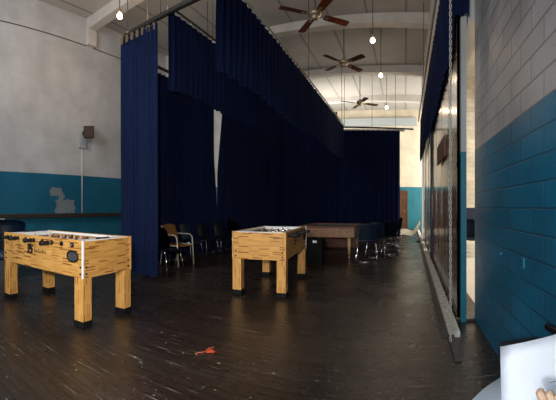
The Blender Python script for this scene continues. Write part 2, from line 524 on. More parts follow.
# ------------------------------------------------------------------ mesh helpers
class MB:
    def __init__(self):
        self.bm = bmesh.new()

    def box(self, lo, hi, bev=0.0, mtx=None):
        r = bmesh.ops.create_cube(self.bm, size=1)
        vs = r['verts']
        c = [(lo[i] + hi[i]) / 2 for i in range(3)]
        s = [hi[i] - lo[i] for i in range(3)]
        for v in vs:
            v.co = Vector((v.co.x * s[0] + c[0], v.co.y * s[1] + c[1], v.co.z * s[2] + c[2]))
            if mtx is not None:
                v.co = mtx @ v.co
        if bev:
            es = list({e for v in vs for e in v.link_edges})
            bmesh.ops.bevel(self.bm, geom=es, offset=bev, segments=2, profile=0.5, affect='EDGES')
        return self

    def tube(self, pts, r, n=8, cap=True, radii=None, smooth=True):
        pts = [Vector(p) for p in pts]
        rings = []
        up = None
        for i, p in enumerate(pts):
            if i == 0:
                d = pts[1] - pts[0]
            elif i == len(pts) - 1:
                d = pts[-1] - pts[-2]
            else:
                d = (pts[i + 1] - p).normalized() + (p - pts[i - 1]).normalized()
            d.normalize()
            if up is None:
                a = Vector((0, 0, 1)) if abs(d.z) < 0.9 else Vector((1, 0, 0))
                up = d.cross(a).normalized()
            else:
                up = (up - d * up.dot(d)).normalized()
            q = d.cross(up)
            rr = radii[i] if radii else r
            rings.append([self.bm.verts.new(p + (up * math.cos(2 * PI * k / n) + q * math.sin(2 * PI * k / n)) * rr) for k in range(n)])
        for a, b in zip(rings, rings[1:]):
            for k in range(n):
                f = self.bm.faces.new((a[k], a[(k + 1) % n], b[(k + 1) % n], b[k]))
                f.smooth = smooth
        if cap:
            self.bm.faces.new(rings[0][::-1])
            self.bm.faces.new(rings[-1])
        return self

    def lathe(self, prof, c=(0, 0, 0), n=20, smooth=True):
        """prof: list of (radius, z)"""
        rings = []
        for (r, z) in prof:
            rings.append([self.bm.verts.new((c[0] + max(r, 1e-4) * math.cos(2 * PI * k / n), c[1] + max(r, 1e-4) * math.sin(2 * PI * k / n), c[2] + z)) for k in range(n)])
        for a, b in zip(rings, rings[1:]):
            for k in range(n):
                f = self.bm.faces.new((a[k], a[(k + 1) % n], b[(k + 1) % n], b[k]))
                f.smooth = smooth
        self.bm.faces.new(rings[0][::-1])
        self.bm.faces.new(rings[-1])
        return self

    def prism(self, outline, axis, a, b, mtx=None, bev=0):
        """extrude a 2-D outline along an axis ('X','Y','Z') from a to b"""
        def P(u, v, t):
            p = {'X': (t, u, v), 'Y': (u, t, v), 'Z': (u, v, t)}[axis]
            p = Vector(p)
            return mtx @ p if mtx is not None else p
        va = [self.bm.verts.new(P(u, v, a)) for u, v in outline]
        vb = [self.bm.verts.new(P(u, v, b)) for u, v in outline]
        n = len(outline)
        fs = [self.bm.faces.new(va), self.bm.faces.new(vb[::-1])]
        for k in range(n):
            fs.append(self.bm.faces.new((va[k], vb[k], vb[(k + 1) % n], va[(k + 1) % n])))
        return self

    def grid(self, fn, nu, nv, thick=0.0, smooth=True):
        """fn(u,v)->point, u,v in 0..1; a sheet, with thickness when asked"""
        vs = [[self.bm.verts.new(fn(i / nu, j / nv)) for j in range(nv + 1)] for i in range(nu + 1)]
        fs = []
        for i in range(nu):
            for j in range(nv):
                f = self.bm.faces.new((vs[i][j], vs[i + 1][j], vs[i + 1][j + 1], vs[i][j + 1]))
                f.smooth = smooth
                fs.append(f)
        if thick:
            bmesh.ops.solidify(self.bm, geom=fs, thickness=thick)
        return self

    def pieces(self, name, m, parent=None):
        """link every separate shell as a mesh object of its own"""
        bm = self.bm
        left = set(bm.verts)
        out = []
        groups = []
        while left:
            st = [left.pop()]
            comp = set(st)
            while st:
                v = st.pop()
                for e in v.link_edges:
                    w_ = e.other_vert(v)
                    if w_ not in comp:
                        comp.add(w_)
                        left.discard(w_)
                        st.append(w_)
            groups.append(comp)
        groups.sort(key=lambda g_: (min(round(v.co.x, 4) for v in g_), min(round(v.co.y, 4) for v in g_)))
        for comp in groups:
            n_ = MB()
            mp_ = {v: n_.bm.verts.new(v.co) for v in comp}
            for f in {f for v in comp for f in v.link_faces}:
                nf = n_.bm.faces.new([mp_[v] for v in f.verts])
                nf.smooth = f.smooth
            out.append(n_.build(name, m, parent))
        bm.free()
        return out

    def build(self, name, m, parent=None, loc=None, rz=0):
        bmesh.ops.recalc_face_normals(self.bm, faces=self.bm.faces[:])
        me = bpy.data.meshes.new(name)
        self.bm.to_mesh(me)
        self.bm.free()
        if isinstance(m, (list, tuple)):
            for x in m:
                me.materials.append(x)
        else:
            me.materials.append(m)
        o = bpy.data.objects.new(name, me)
        col.objects.link(o)
        if parent:
            o.parent = parent
        if loc is not None:
            o.location = loc
        o.rotation_euler.z = rz
        return o


def tag(o, label, cat, group=None, kind=None):
    o['label'] = label
    o['category'] = cat
    if group:
        o['group'] = group
    if kind:
        o['kind'] = kind
    return o


def empty(name, label, cat, loc=(0, 0, 0), rz=0, group=None):
    o = bpy.data.objects.new(name, None)
    col.objects.link(o)
    o.location = loc
    o.rotation_euler.z = rz
    o.empty_display_size = 0.1
    return tag(o, label, cat, group)


def struct(mb, name, m, label=None):
    o = mb.build(name, m)
    o['kind'] = 'structure'
    if label:
        o['label'] = label
    return o


def copy_tree(o, parent=None, **kw):
    c = o.copy()
    col.objects.link(c)
    if parent:
        c.parent = parent
    for ch in list(o.children):
        copy_tree(ch, c)
    return c


def at(px, py_floor=None, r=None):
    """floor point under a picture position, or the point at distance r"""
    th = (px - 405) / F
    if r is None:
        r = EYE * F / (py_floor - 207)
    return Vector((r * math.sin(th), r * math.cos(th), 0))


def hz(r, py):
    return EYE + r * (207 - py) / F


# ------------------------------------------------------------------ the setting
CZ = 6.85
struct(MB().box((-8.6, -3.0, -0.1), (0.90, 20.2, 0)), 'floor', M['floor'], 'dark scuffed painted floorboards')
struct(MB().box((-8.6, -3.0, CZ), (0.90, 20.2, CZ + 0.15)), 'ceiling', M['ceiling'], 'pale painted ceiling deck')
struct(MB().box((-8.5, -3.0, 1.0), (-8.2, 20.0, CZ)), 'wall_left', M['wall_left'], 'white over teal painted block wall')
struct(MB().box((-8.52, -3.0, 0), (-8.2, 20.0, 0.995)), 'wall_left_lower', M['wall_low'], 'bright teal lower wall')
struct(MB().box((0.77, -3.0, 0), (0.90, 3.79, CZ)), 'wall_right', M['wall_right'], 'grey over teal painted block wall')
struct(MB().box((-8.5, 20.0, 0), (1.0, 20.3, CZ)), 'wall_back', M['wall_back'], 'cream over teal wall at the back of the stage')
# ledge along the left wall
struct(MB().box((-8.2, 0, 0.96), (-8.04, 20.0, 1.07), 0.01), 'trim_1', M['ledge'], 'dark wooden ledge along the teal wall')
struct(MB().box((-8.2, 0.4, 0.0), (-8.02, 3.6, 0.955), 0.01), 'trim_2', M['grey_box'], 'grey post under the ledge')
# string course high on the left wall
mb = MB()
mb.box((-8.205, -1.0, 6.02), (-8.185, 6.3, 6.045))
mb.box((-8.205, 6.55, 6.02), (-8.185, 20, 6.045))
struct(mb, 'trim_3', M['hanger'], 'thin dark joint line high on the left wall')
# haunches + beams
k = 4
for Y in (6.3, 10.0, 13.7, 17.4):
    mb = MB()
    # shallow arched underside
    outline = [(-8.2, CZ)]
    outline += [(0.9, CZ)]
    for i in range(13):
        u = i / 12
        x = 0.9 + (-8.2 - 0.9) * u
        outline.append((x, CZ - 0.24 - 0.10 * (2 * u - 1) ** 2))
    mb.prism(outline, 'Y', Y, Y + 0.28)
    mb.box((-8.2, Y - 0.02, 6.05), (-8.08, Y + 0.30, CZ - 0.2), 0.005)
    struct(mb, 'trim_%d' % k, M['beam'], 'white ceiling beam')
    k += 1
# wall plate along the back
struct(MB().box((-8.2, 19.7, 5.9), (0.66, 20.0, 6.3)), 'trim_%d' % k, M['grey_box'], 'grey wall beam at the back')
k += 1
# teal jamb at the near end of the opening
struct(MB().box((0.605, 3.72, 0), (0.665, 3.80, 3.32)), 'trim_%d' % k, M['pillar'], 'grey over teal narrow jamb')
k += 1
# wall above the opening
struct(MB().box((0.70, 3.80, 3.32), (0.90, 14.6, CZ)), 'wall_proscenium', M['beam'], 'wall over the stage opening')
struct(MB().box((0.775, 3.79, 6.0), (0.90, 3.80, CZ)), 'trim_%d' % k, M['beam'])
k += 1
# threshold in the narrow gap
struct(MB().box((0.665, 3.72, 0.0), (0.77, 3.95, 0.035), 0.005), 'trim_%d' % k, M['ledge'], 'dark threshold')
k += 1

# the hall beyond
struct(MB().box((0.90, 0, -0.1), (9.5, 20.3, 0)), 'floor_hall', M['hall_floor'], 'pale hall floor')
struct(MB().box((0.9, 14.9, 0), (9.5, 15.1, CZ)), 'wall_hall', M['hall'], 'cream over navy hall wall')
struct(MB().box((9.5, 0, 0), (9.7, 20.3, CZ)), 'wall_hall_side', M['hall'], 'cream hall wall')
struct(MB().box((0.9, -0.1, 0), (9.5, 0.0, CZ)), 'wall_hall_near', M['hall'], 'cream hall wall')
struct(MB().box((0.9, 0, CZ), (9.5, 20.3, CZ + 0.15)), 'ceiling_hall', M['beam'], 'hall ceiling')

# back door
d = struct(MB().box((-0.95, 19.93, 0), (0.08, 20.0, 2.1), 0.01), 'door_1', M['orange_wood'], 'brown varnished door')
f = MB()
f.box((-1.04, 19.90, 0), (-0.95, 20.0, 2.19))
f.box((0.08, 19.90, 0), (0.16, 20.0, 2.19))
f.box((-0.95, 19.90, 2.1), (0.08, 20.0, 2.19))
f.pieces('door_frame', M['orange_wood'], d)
MB().lathe([(0.01, 0), (0.03, 0.01), (0.03, 0.05), (0.01, 0.06)], n=10).build('door_handle', M['brass'], d, (-0.02, 19.9, 1.0))

# ------------------------------------------------------------------ curb and partition on the right
def line_x(y):            # the curb line leans a little away from the near wall
    return 0.395 + (y - 2.8) * 0.0155


def sheared(lo, hi, y0, y1, z0, z1, bev=0):
    mb = MB()
    mb.prism([(line_x(y0) + lo, y0), (line_x(y0) + hi, y0), (line_x(y1) + hi, y1), (line_x(y1) + lo, y1)], 'Z', z0, z1)
    return mb


o = empty('stage_curb', 'worn pale curb strip running back along the right side of the dark floor', 'curb', (line_x(2.8), 2.8, 0))
inv = o.location.copy()
a = sheared(0.02, 0.125, 3.3, 18.5, 0.0, 0.055)
ob = a.build('curb_board', M['curb'], o, -inv)
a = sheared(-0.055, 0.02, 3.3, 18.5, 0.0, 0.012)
ob = a.build('side_strip', M['curb_dark'], o, -inv)  # flat dark strip laid along the curb
ob['label'] = 'dark strip beside the curb'
a = sheared(0.005, 0.062, 2.78, 3.3, 0.0, 0.03)
ob = a.build('end_block', M['curb_dark'], o, -inv)

def px_on(px, off):
    """y on the partition face line (line_x + off) seen at picture column px"""
    t = math.tan((px - 405) / F)
    # (0.395+off + (y-2.8)*0.0155) = t*y
    return (0.395 + off - 2.8 * 0.0155) / (t - 0.0155)


PO = 0.165
joints = [(3.83, 4.75), (4.77, 5.75), (5.78, 6.9), (6.93, 8.1), (8.3, 9.6), (9.9, 11.4), (11.9, 13.4)]
for i, (y0, y1) in enumerate(joints):
    words = ['nearest glossy dark partition panel beside the teal jamb', 'second glossy dark partition panel behind the hanging rope', 'third glossy partition panel from the teal jamb',
             'fourth glossy partition panel from the teal jamb', 'fifth glossy partition panel from the teal jamb, after a bright slit', 'sixth glossy partition panel, second from the far end',
             'farthest glossy partition panel at the far end of the curb'][i]
    e = empty('partition_panel', words, 'partition', (line_x(y0) + PO, y0, 0), 0, 'glossy partition panels along the curb')
    off = -e.location
    sheared(PO, PO + 0.05, y0, y1, 0.02, 3.45).build('panel', M['panel'], e, off)
    fr = MB()
    for (ya, yb) in ((y0, y0 + 0.05), (y1 - 0.05, y1)):
        fr.prism([(line_x(ya) + PO - 0.002, ya), (line_x(ya) + PO + 0.058, ya), (line_x(yb) + PO + 0.058, yb), (line_x(yb) + PO - 0.002, yb)], 'Z', 0.0, 3.47)
    for po in fr.pieces('stile', M['panel'], e):
        po.location = off
    ym = (y0 + y1) / 2
    MB().box((line_x(ym) + PO - 0.006, ym - 0.012, 0.5), (line_x(ym) + PO + 0.003, ym + 0.012, 1.5)).build('slot', M['slot'], e, off)
# brown board high on the partition
yb = px_on(445, PO)
o = MB().box((line_x(yb) + PO - 0.03, 5.0, 1.98), (line_x(yb) + PO - 0.008, 6.15, 2.30), 0.004).build('wall_board', M['sign'])
tag(o, 'small brown board fixed high on the dark partition', 'board')
# navy post in the bright slit
o = MB().box((0.60, 8.12, 0), (0.66, 8.28, 3.4)).build('partition_post', M['navy_plastic'])
tag(o, 'narrow navy post in the slit between two partition panels', 'post')
o = MB().box((0.66, 13.6, 0), (0.72, 13.75, 4.5)).build('partition_post', M['white'])
tag(o, 'white post past the far end of the glossy partition', 'post')

# ------------------------------------------------------------------ curtains
def curtain(name, label, p0, p1, z0, z1, matr, wl=0.16, amp=0.035, e0=None, e1=None, hem=0.015, hooks=None, loc=None, cat='curtain', nz=14, seed=0, group=None, dens=9):
    """pleated cloth from p0 to p1 (xy); e0/e1(z)-> shift of the start / end along the line; z0/z1 number or fn(u)"""
    p0 = Vector((p0[0], p0[1], 0))
    p1 = Vector((p1[0], p1[1], 0))
    L = (p1 - p0).length
    d = (p1 - p0) / L
    q = Vector((-d.y, d.x, 0))
    nu = max(8, int(L / wl * dens))
    zb = z0 if callable(z0) else (lambda u: z0)
    zt = z1 if callable(z1) else (lambda u: z1)
    base = p0.copy()

    def fn(u, v):
        z = zb(u) + (zt(u) - zb(u)) * v
        s0 = e0(z) if e0 else 0.0
        s1 = L + (e1(z) if e1 else 0.0)
        s = s0 + (s1 - s0) * u
        ph = 2 * PI * (u * L) / wl + 1.1 * noise.noise(Vector((u * L * 0.9, seed * 3.1, 0.0)))
        loose = 1.0 - 0.35 * v
        a = amp * loose * (0.75 + 0.5 * noise.noise(Vector((u * L * 2.3, seed + 5.0, v * 0.8))))
        w_ = math.sin(ph) + 0.3 * math.sin(2 * ph + 1.0)
        drift = 0.05 * noise.noise(Vector((u * L * 0.6, seed + 9.0, v * 1.5))) * (1 - v)
        s += 0.25 * amp * math.cos(ph) * loose
        hz_ = hem * math.sin(ph * 0.5 + seed) if v == 0 else 0
        return p0 + d * s + q * (a * w_ + drift) + Vector((0, 0, z + hz_)) - base

    root = empty(name, label, cat, base, 0, group)
    mb = MB()
    mb.grid(fn, nu, nz, 0.004)
    mb.build('cloth', matr, root)
    if hooks:
        hb = MB()
        nh = int(L / hooks)
        for i in range(nh + 1):
            u = i / max(1, nh)
            p = p0 + d * (L * u) + Vector((0, 0, zt(u))) - base
            hb.tube([p + Vector((0, 0, -0.03)), p + Vector((0, 0, -0.005)), p + Vector((0, 0, 0.0)), p + Vector((0, 0, 0.07))], 0.008, 6, radii=[0.006, 0.006, 0.015, 0.008])
        hb.pieces('hook', M['rail_pale'], root)
    return root


TZ = 4.52
# leg curtain that faces the camera beside the first game table
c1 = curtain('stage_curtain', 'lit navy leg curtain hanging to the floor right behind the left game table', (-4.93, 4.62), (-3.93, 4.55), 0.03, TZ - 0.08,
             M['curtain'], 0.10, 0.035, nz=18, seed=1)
hb = MB()
for i in range(7):
    x = 0.10 + i * 0.135
    hb.box((x - 0.035, -0.06, TZ - 0.17), (x + 0.035, -0.045, TZ - 0.03), 0.004)
hb.pieces('header_tab', M['tape'], c1)

# side border curtains
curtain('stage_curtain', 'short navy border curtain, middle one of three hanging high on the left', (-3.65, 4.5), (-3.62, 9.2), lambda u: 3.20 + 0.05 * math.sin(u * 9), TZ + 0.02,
        M['curtain_half_shade'], 0.17, 0.03, hooks=0.33, seed=2)
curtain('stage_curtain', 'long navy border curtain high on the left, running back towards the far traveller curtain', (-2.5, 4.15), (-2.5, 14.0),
        lambda u: 3.17 + 0.05 * math.sin(u * 14), TZ + 0.03, M['curtain_half_shade'], 0.19, 0.04, hooks=0.33, seed=3)
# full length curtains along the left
curtain('stage_curtain', 'dark navy full length curtain behind the honey wood armchair', (-5.1, 5.45), (-5.1, 8.36), 0.01, TZ - 0.25, M['curtain_half_shade'], 0.15, 0.05,
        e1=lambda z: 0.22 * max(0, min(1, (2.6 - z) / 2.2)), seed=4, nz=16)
curtain('stage_curtain', 'dark navy full length curtain behind the second game table', (-5.06, 8.5), (-5.06, 13.75), 0.01, 5.35, M['curtain_half_shade'], 0.17, 0.05,
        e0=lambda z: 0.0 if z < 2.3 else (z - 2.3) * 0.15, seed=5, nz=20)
curtain('stage_curtain', 'near black navy traveller curtain closing the back of the stage', (-2.85, 14.15), (-0.21, 14.45), 0.01, TZ - 0.1, M['curtain_shade'], 0.2, 0.055,
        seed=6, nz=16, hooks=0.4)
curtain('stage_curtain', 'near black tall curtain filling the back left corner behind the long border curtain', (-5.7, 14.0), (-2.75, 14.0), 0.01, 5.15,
        M['curtain_shade'], 0.2, 0.05, seed=11, nz=16)
# border on the right, over the partition
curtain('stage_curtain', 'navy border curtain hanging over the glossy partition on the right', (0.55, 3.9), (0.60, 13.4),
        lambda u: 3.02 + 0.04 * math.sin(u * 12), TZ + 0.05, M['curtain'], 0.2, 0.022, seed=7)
curtain('stage_curtain', 'narrow navy curtain end above the grey top of the jamb', (0.52, 3.70), (0.69, 3.70), 3.32, 6.6, M['curtain'], 0.08, 0.012, seed=8)


# ------------------------------------------------------------------ curtain rails
def rail(name, label, pts, r, m, hangers=()):
    base = Vector(pts[0])
    root = empty(name, label, 'curtain rail', base)
    MB().tube([Vector(p) - base for p in pts], r, 10).build('rail', m, root)
    for h in hangers:
        b = Vector(h) - base
        MB().tube([b, b + Vector((0, 0, CZ - h[2]))], 0.010, 6).build('hanger_rod', M['hanger'], root)
    return root


rail('curtain_rail', 'thick dark rail with a curved end over the lit leg curtain',
     [(-4.80, 5.25, TZ), (-4.90, 5.05, TZ), (-4.95, 4.85, TZ), (-4.90, 4.70, TZ), (-4.78, 4.62, TZ), (-4.55, 4.60, TZ), (-3.0, 4.50, TZ), (-0.4, 4.42, TZ)], 0.05, M['steel'],
     [(-4.72, 4.61, TZ + 0.03), (-3.86, 4.555, TZ + 0.03), (-2.2, 4.47, TZ + 0.03)])
rail('curtain_rail', 'dark rail of the middle border curtain on the left', [(-3.65, 4.6, TZ + 0.09), (-3.62, 9.3, TZ + 0.09)], 0.02, M['steel'],
     [(-3.64, 5.9, TZ + 0.1)])
rail('curtain_rail', 'pale rail of the long border curtain on the left', [(-2.5, 4.6, TZ + 0.10), (-2.5, 14.1, TZ + 0.10)], 0.02, M['rail_pale'],
     [(-2.5, 8.8, TZ + 0.11), (-2.5, 13.6, TZ + 0.11)])
rail('curtain_rail', 'dark rail with a white edge over the curtain behind the armchair', [(-5.1, 5.4, TZ - 0.12), (-5.1, 8.6, TZ - 0.12)], 0.035, M['steel'],
     [(-5.1, 5.6, TZ - 0.1), (-5.1, 8.0, TZ - 0.1)])
r_ = rail('curtain_rail', 'long black rail above the far traveller curtain', [(-2.62, 14.18, TZ + 0.04), (0.35, 14.55, TZ - 0.02)], 0.035, M['steel'],
          [(-2.5, 14.2, TZ + 0.04), (-1.36, 14.35, TZ + 0.03), (-0.4, 14.46, TZ + 0.01)])
MB().prism([(0.0, 0.06), (2.6, 0.37), (2.6, 0.38), (0.0, 0.07)], 'Z', -0.16, -0.07).build('fabric_edge', M['white'], r_)['label'] = 'white header strip under the rail'
rail('curtain_rail', 'pale rail along the top of the right border curtain', [(0.49, 3.5, TZ + 0.08), (0.52, 13.6, TZ + 0.08)], 0.022, M['rail_pale'],
     [(0.51, 9.5, TZ + 0.09)])

# ------------------------------------------------------------------ rope
rx, ry = 0.408, 3.10
mb = MB()
for ph in (0, PI):
    pts = []
    n = 420
    for i in range(n + 1):
        z = 0.04 + (5.2 - 0.04) * i / n
        an = ph + z * 2 * PI / 0.13
        pts.append((rx + 0.0085 * math.cos(an), ry + 0.0085 * math.sin(an), z))
    mb.tube(pts, 0.0058, 5)
o = mb.build('hanging_rope', M['rope'])
tag(o, 'twisted pale rope hanging down in front of the glossy partition', 'rope')

# ------------------------------------------------------------------ foosball tables
def foosball():
    L, W, H, B = 1.54, 0.77, 0.905, 0.39
    root = empty('foosball_table', '', 'game table')
    hx, hy = L / 2, W / 2
    t = 0.035
    for sy in (-1, 1):
        mb = MB().box((-hx, sy * hy - t if sy > 0 else -hy, H - B), (hx, hy if sy > 0 else -hy + t, H), 0.006)
        mb.build('side_panel', M['butcher'], root)
    for sx in (-1, 1):
        mb = MB().box((sx * hx - t if sx > 0 else -hx, -hy + t, H - B), (hx if sx > 0 else -hx + t, hy - t, H - 0.012), 0.004)
        p = mb.build('end_panel', M['butcher'], root)
    MB().box((-hx + t, -hy + t, H - B + 0.02), (hx - t, hy - t, H - B + 0.05)).build('bottom_board', M['black'], root)
    MB().box((-hx + t, -hy + t, H - 0.15), (hx - t, hy - t, H - 0.14)).build('playfield', M['field'], root)
    # white top ledges inside
    mb = MB()
    mb.box((-hx + t, -hy + t, H - 0.03), (hx - t, -hy + t + 0.03, H - 0.005))
    mb.box((-hx + t, hy - t - 0.03, H - 0.03), (hx - t, hy - t, H - 0.005))
    mb.box((-hx + t, -hy + t + 0.03, H - 0.05), (-hx + t + 0.13, hy - t - 0.03, H - 0.005))
    mb.box((hx - t - 0.13, -hy + t + 0.03, H - 0.05), (hx - t, hy - t - 0.03, H - 0.005))
    mb.pieces('top_ledge', M['white'], root)
    # legs with rubber feet and bolts
    for sx in (-1, 1):
        for sy in (-1, 1):
            x0, x1 = (hx - 0.125, hx + 0.006) if sx > 0 else (-hx - 0.006, -hx + 0.125)
            y0, y1 = (hy - 0.125, hy + 0.006) if sy > 0 else (-hy - 0.006, -hy + 0.125)
            lg = MB().box((x0, y0, 0.07), (x1, y1, H - B + 0.002), 0.006).build('leg', M['butcher_v'], root)
            MB().box((x0 - 0.005, y0 - 0.005, 0.0), (x1 + 0.005, y1 + 0.005, 0.075), 0.008).build('foot', M['rubber'], lg)
            bb = MB()
            for z in (H - B + 0.045, H - B + 0.115):
                for (cx) in (x0 + 0.035, x1 - 0.035)[(0 if sx < 0 else 1):(1 if sx < 0 else 2)]:
                    yy = y1 if sy > 0 else y0
                    bb.box((cx - 0.009, yy - 0.008, z - 0.009), (cx + 0.009, yy + 0.008, z + 0.009), 0.003)
                cy = y1 - 0.05 if sy > 0 else y0 + 0.05
                xx = x1 if sx > 0 else x0
                bb.box((xx - 0.008, cy - 0.009, z - 0.009), (xx + 0.008, cy + 0.009, z + 0.009), 0.003)
            bb.pieces('bolt', M['black'], lg)
    # pale corner trims
    for sx in (-1, 1):
        for sy in (-1, 1):
            MB().box((sx * hx - 0.010, sy * hy - 0.010, H - B), (sx * hx + 0.010, sy * hy + 0.010, H + 0.002), 0.003).build(
                'corner_trim', M['white'] if (sx, sy) == (1, -1) else M['butcher_v'], root)
    # ball return cups on the long sides
    for sy in (-1, 1):
        cx = hx - 0.155 if sy < 0 else -hx + 0.155
        ring = MB()
        pts = []
        for i in range(25):
            a = 2 * PI * i / 24
            ex = 2.6
            c_, s_ = math.cos(a), math.sin(a)
            pts.append((cx + 0.082 * abs(c_) ** (2 / ex) * (1 if c_ > 0 else -1), sy * (hy + 0.004), H - 0.175 + 0.054 * abs(s_) ** (2 / ex) * (1 if s_ > 0 else -1)))
        ring.tube(pts, 0.010, 6, cap=False)
        cup = ring.build('ball_cup', M['black'], root)
        inner = MB()
        inner.prism([(p[0], p[2]) for p in pts[:-1]], 'Y', sy * (hy + 0.001), sy * (hy + 0.004))
        inner.build('cup_liner', M['grey_dark'] if 'grey_dark' in M else M['rubber'], cup)
    # eight rods with players and handles, handles alternate sides
    for i in range(8):
        x = -hx + 0.16 + i * (L - 0.32) / 7
        zr = H - 0.055
        sh = 0.012 * math.sin(i * 2.3)
        side = -1 if i in (0, 1, 3, 5) else 1
        rod = MB().tube([(x, -hy - (0.04 if side < 0 else 0.02) + sh, zr), (x, hy + (0.04 if side > 0 else 0.02) + sh, zr)], 0.008, 8).build('rod', M['chrome'], root)
        hb = MB()
        y0 = side * (hy + 0.035) + sh
        hb.tube([(x, y0, zr), (x, y0 + side * 0.02, zr), (x, y0 + side * 0.06, zr), (x, y0 + side * 0.12, zr)], 0.018, 10, radii=[0.020, 0.028, 0.020, 0.026])
        hb.build('handle', M['black'], rod)
        bm_ = MB()
        for sy in (-1, 1):
            bm_.lathe([(0.026, 0), (0.026, 0.012)], n=12)
            vs = bm_.bm.verts[-24:]
            for v in vs:
                c = v.co.copy()
                v.co = Vector((x + c.x, sy * (hy + 0.0) + sy * c.z, zr + c.y))
        bm_.pieces('bushing', M['black'], rod)
        cnt = [1, 2, 3, 5, 5, 3, 2, 1][i]
        for j in range(cnt):
            pl = MB()
            y = (j - (cnt - 1) / 2) * (0.56 / max(cnt, 2)) + sh
            pl.box((x - 0.012, y - 0.014, zr - 0.075), (x + 0.012, y + 0.014, zr + 0.012), 0.004)
            pl.box((x - 0.016, y - 0.012, zr - 0.085), (x + 0.016, y + 0.012, zr - 0.06), 0.004)
            pl.lathe([(0.004, 0), (0.012, 0.006), (0.013, 0.016), (0.008, 0.026), (0.002, 0.03)], (x, y, zr + 0.01), 8)
            pl.build('player', M['player_red'] if i in (0, 2, 4, 6, 1) else M['player_blk'], rod)
    # score beads at the ends
    for sx in (-1, 1):
        sb = MB()
        for j in range(9):
            sb.box((sx * (hx - 0.07) - 0.01, -0.12 + j * 0.024, H - 0.004), (sx * (hx - 0.07) + 0.01, -0.105 + j * 0.024, H + 0.012), 0.002)
        sb.pieces('score_bead', M['black'], root)
    # printed mark on the long side
    ex, ez = -0.13, H - 0.165
    em = MB()
    y = -hy - 0.0015
    def stroke(mb_, x0, z0, x1, z1, w_):
        x0, z0, x1, z1, w_ = [q_ * 1.3 for q_ in (x0, z0, x1, z1, w_)]
        d_ = Vector((x1 - x0, z1 - z0)).normalized()
        n_ = Vector((-d_.y, d_.x)) * w_ / 2
        mb_.prism([(ex + x0 - n_.x, ez + z0 - n_.y), (ex + x1 - n_.x, ez + z1 - n_.y), (ex + x1 + n_.x, ez + z1 + n_.y), (ex + x0 + n_.x, ez + z0 + n_.y)], 'Y', y, y + 0.003)
    for s in ((-0.075, 0.035, -0.005, 0.035), (-0.005, 0.035, -0.07, -0.035), (-0.08, -0.035, 0.0, -0.035), (-0.07, 0.035, -0.04, 0.0),
              (-0.02, 0.0, 0.01, -0.035), (-0.075, 0.0, -0.01, 0.0), (0.0, 0.035, 0.02, 0.03), (-0.04, 0.03, 0.015, -0.01)):
        stroke(em, *s, 0.019)
    em.build('emblem', M['ink'], root)['label'] = 'black printed emblem'
    wd = MB()
    xx = 0.035
    for j in range(9):
        h_ = 0.030 if j % 3 == 0 else 0.020
        stroke(wd, xx, -0.025, xx + 0.006, -0.025 + h_, 0.009)
        stroke(wd, xx, -0.025 + (h_ if j % 2 else 0.002), xx + 0.016, -0.025 + (h_ if j % 2 else 0.002), 0.005)
        xx += 0.021
    wd.build('lettering', M['ink_faint'], root)['label'] = 'faint brown slanted lettering'
    return root


M['grey_dark'] = mat('charcoal liner', (0.05, 0.05, 0.055), 0.6, 0, 0.1, 20)
ft = foosball()
ft['label'] = 'light wooden foosball table at the left edge, close up, beside the lit curtain'
ft.location = (-3.645, 2.43, 0)
ft.rotation_euler.z = math.radians(6.5)
f2 = copy_tree(ft)
f2['label'] = 'light wooden foosball table in the middle of the floor, end towards us'
f2['group'] = ft['group'] = 'wooden foosball tables'
f2.location = (-2.06, 5.19, 0)
f2.rotation_euler.z = math.radians(96 )

# ------------------------------------------------------------------ pool table far back
px0, py0, py1 = -2.62, 8.35, 10.0
root = empty('pool_table', 'brown pool table with tapered pale legs behind the middle foosball table', 'table', (-1.95, 9.2, 0))
x0, x1 = -0.72, 0.72
y0, y1 = -0.82, 0.75
mb = MB()
mb.box((x0, y0, 0.50), (x1, y0 + 0.04, 0.735), 0.008)
mb.box((x0, y1 - 0.04, 0.50), (x1, y1, 0.735), 0.008)
mb.box((x0, y0 + 0.04, 0.50), (x0 + 0.04, y1 - 0.04, 0.735), 0.004)
mb.box((x1 - 0.04, y0 + 0.04, 0.50), (x1, y1 - 0.04, 0.735), 0.004)
mb.pieces('apron', M['pool_wood'], root)
mb = MB()
mb.box((x0 - 0.02, y0 - 0.02, 0.735), (x1 + 0.02, y0 + 0.10, 0.775), 0.01)
mb.box((x0 - 0.02, y1 - 0.10, 0.735), (x1 + 0.02, y1 + 0.02, 0.775), 0.01)
mb.box((x0 - 0.02, y0 + 0.10, 0.735), (x0 + 0.10, y1 - 0.10, 0.775), 0.01)
mb.box((x1 - 0.10, y0 + 0.10, 0.735), (x1 + 0.02, y1 - 0.10, 0.775), 0.01)
mb.pieces('rail', M['maroon'], root)
MB().box((x0 + 0.04, y0 + 0.04, 0.70), (x1 - 0.04, y1 - 0.04, 0.745)).build('playing_surface', M['felt'], root)
for lx in (x0 + 0.17, x1 - 0.14):
    for ly in (y0 + 0.10, y1 - 0.12):
        lg = MB().lathe([(0.028, 0.06), (0.05, 0.5)], (lx, ly, 0), 14).build('leg', M['pool_leg'], root)
        MB().lathe([(0.03, 0), (0.03, 0.02), (0.012, 0.03), (0.012, 0.07)], (lx, ly, 0), 12).build('foot', M['chrome'], lg)
# maroon cabinet behind it
root = empty('low_cabinet', 'low maroon wooden cabinet standing behind the pool table', 'cabinet', (-1.9, 10.45, 0))
MB().box((-0.6, -0.22, 0.04), (0.5, 0.25, 0.55), 0.008).build('body', M['maroon'], root)
for i in range(3):
    MB().box((-0.59 + i * 0.363, -0.235, 0.06), (-0.59 + i * 0.363 + 0.35, -0.215, 0.53), 0.005).build('door', M['maroon'], root)
MB().box((-0.58, -0.2, 0.0), (0.48, 0.23, 0.04)).build('plinth', M['black'], root)
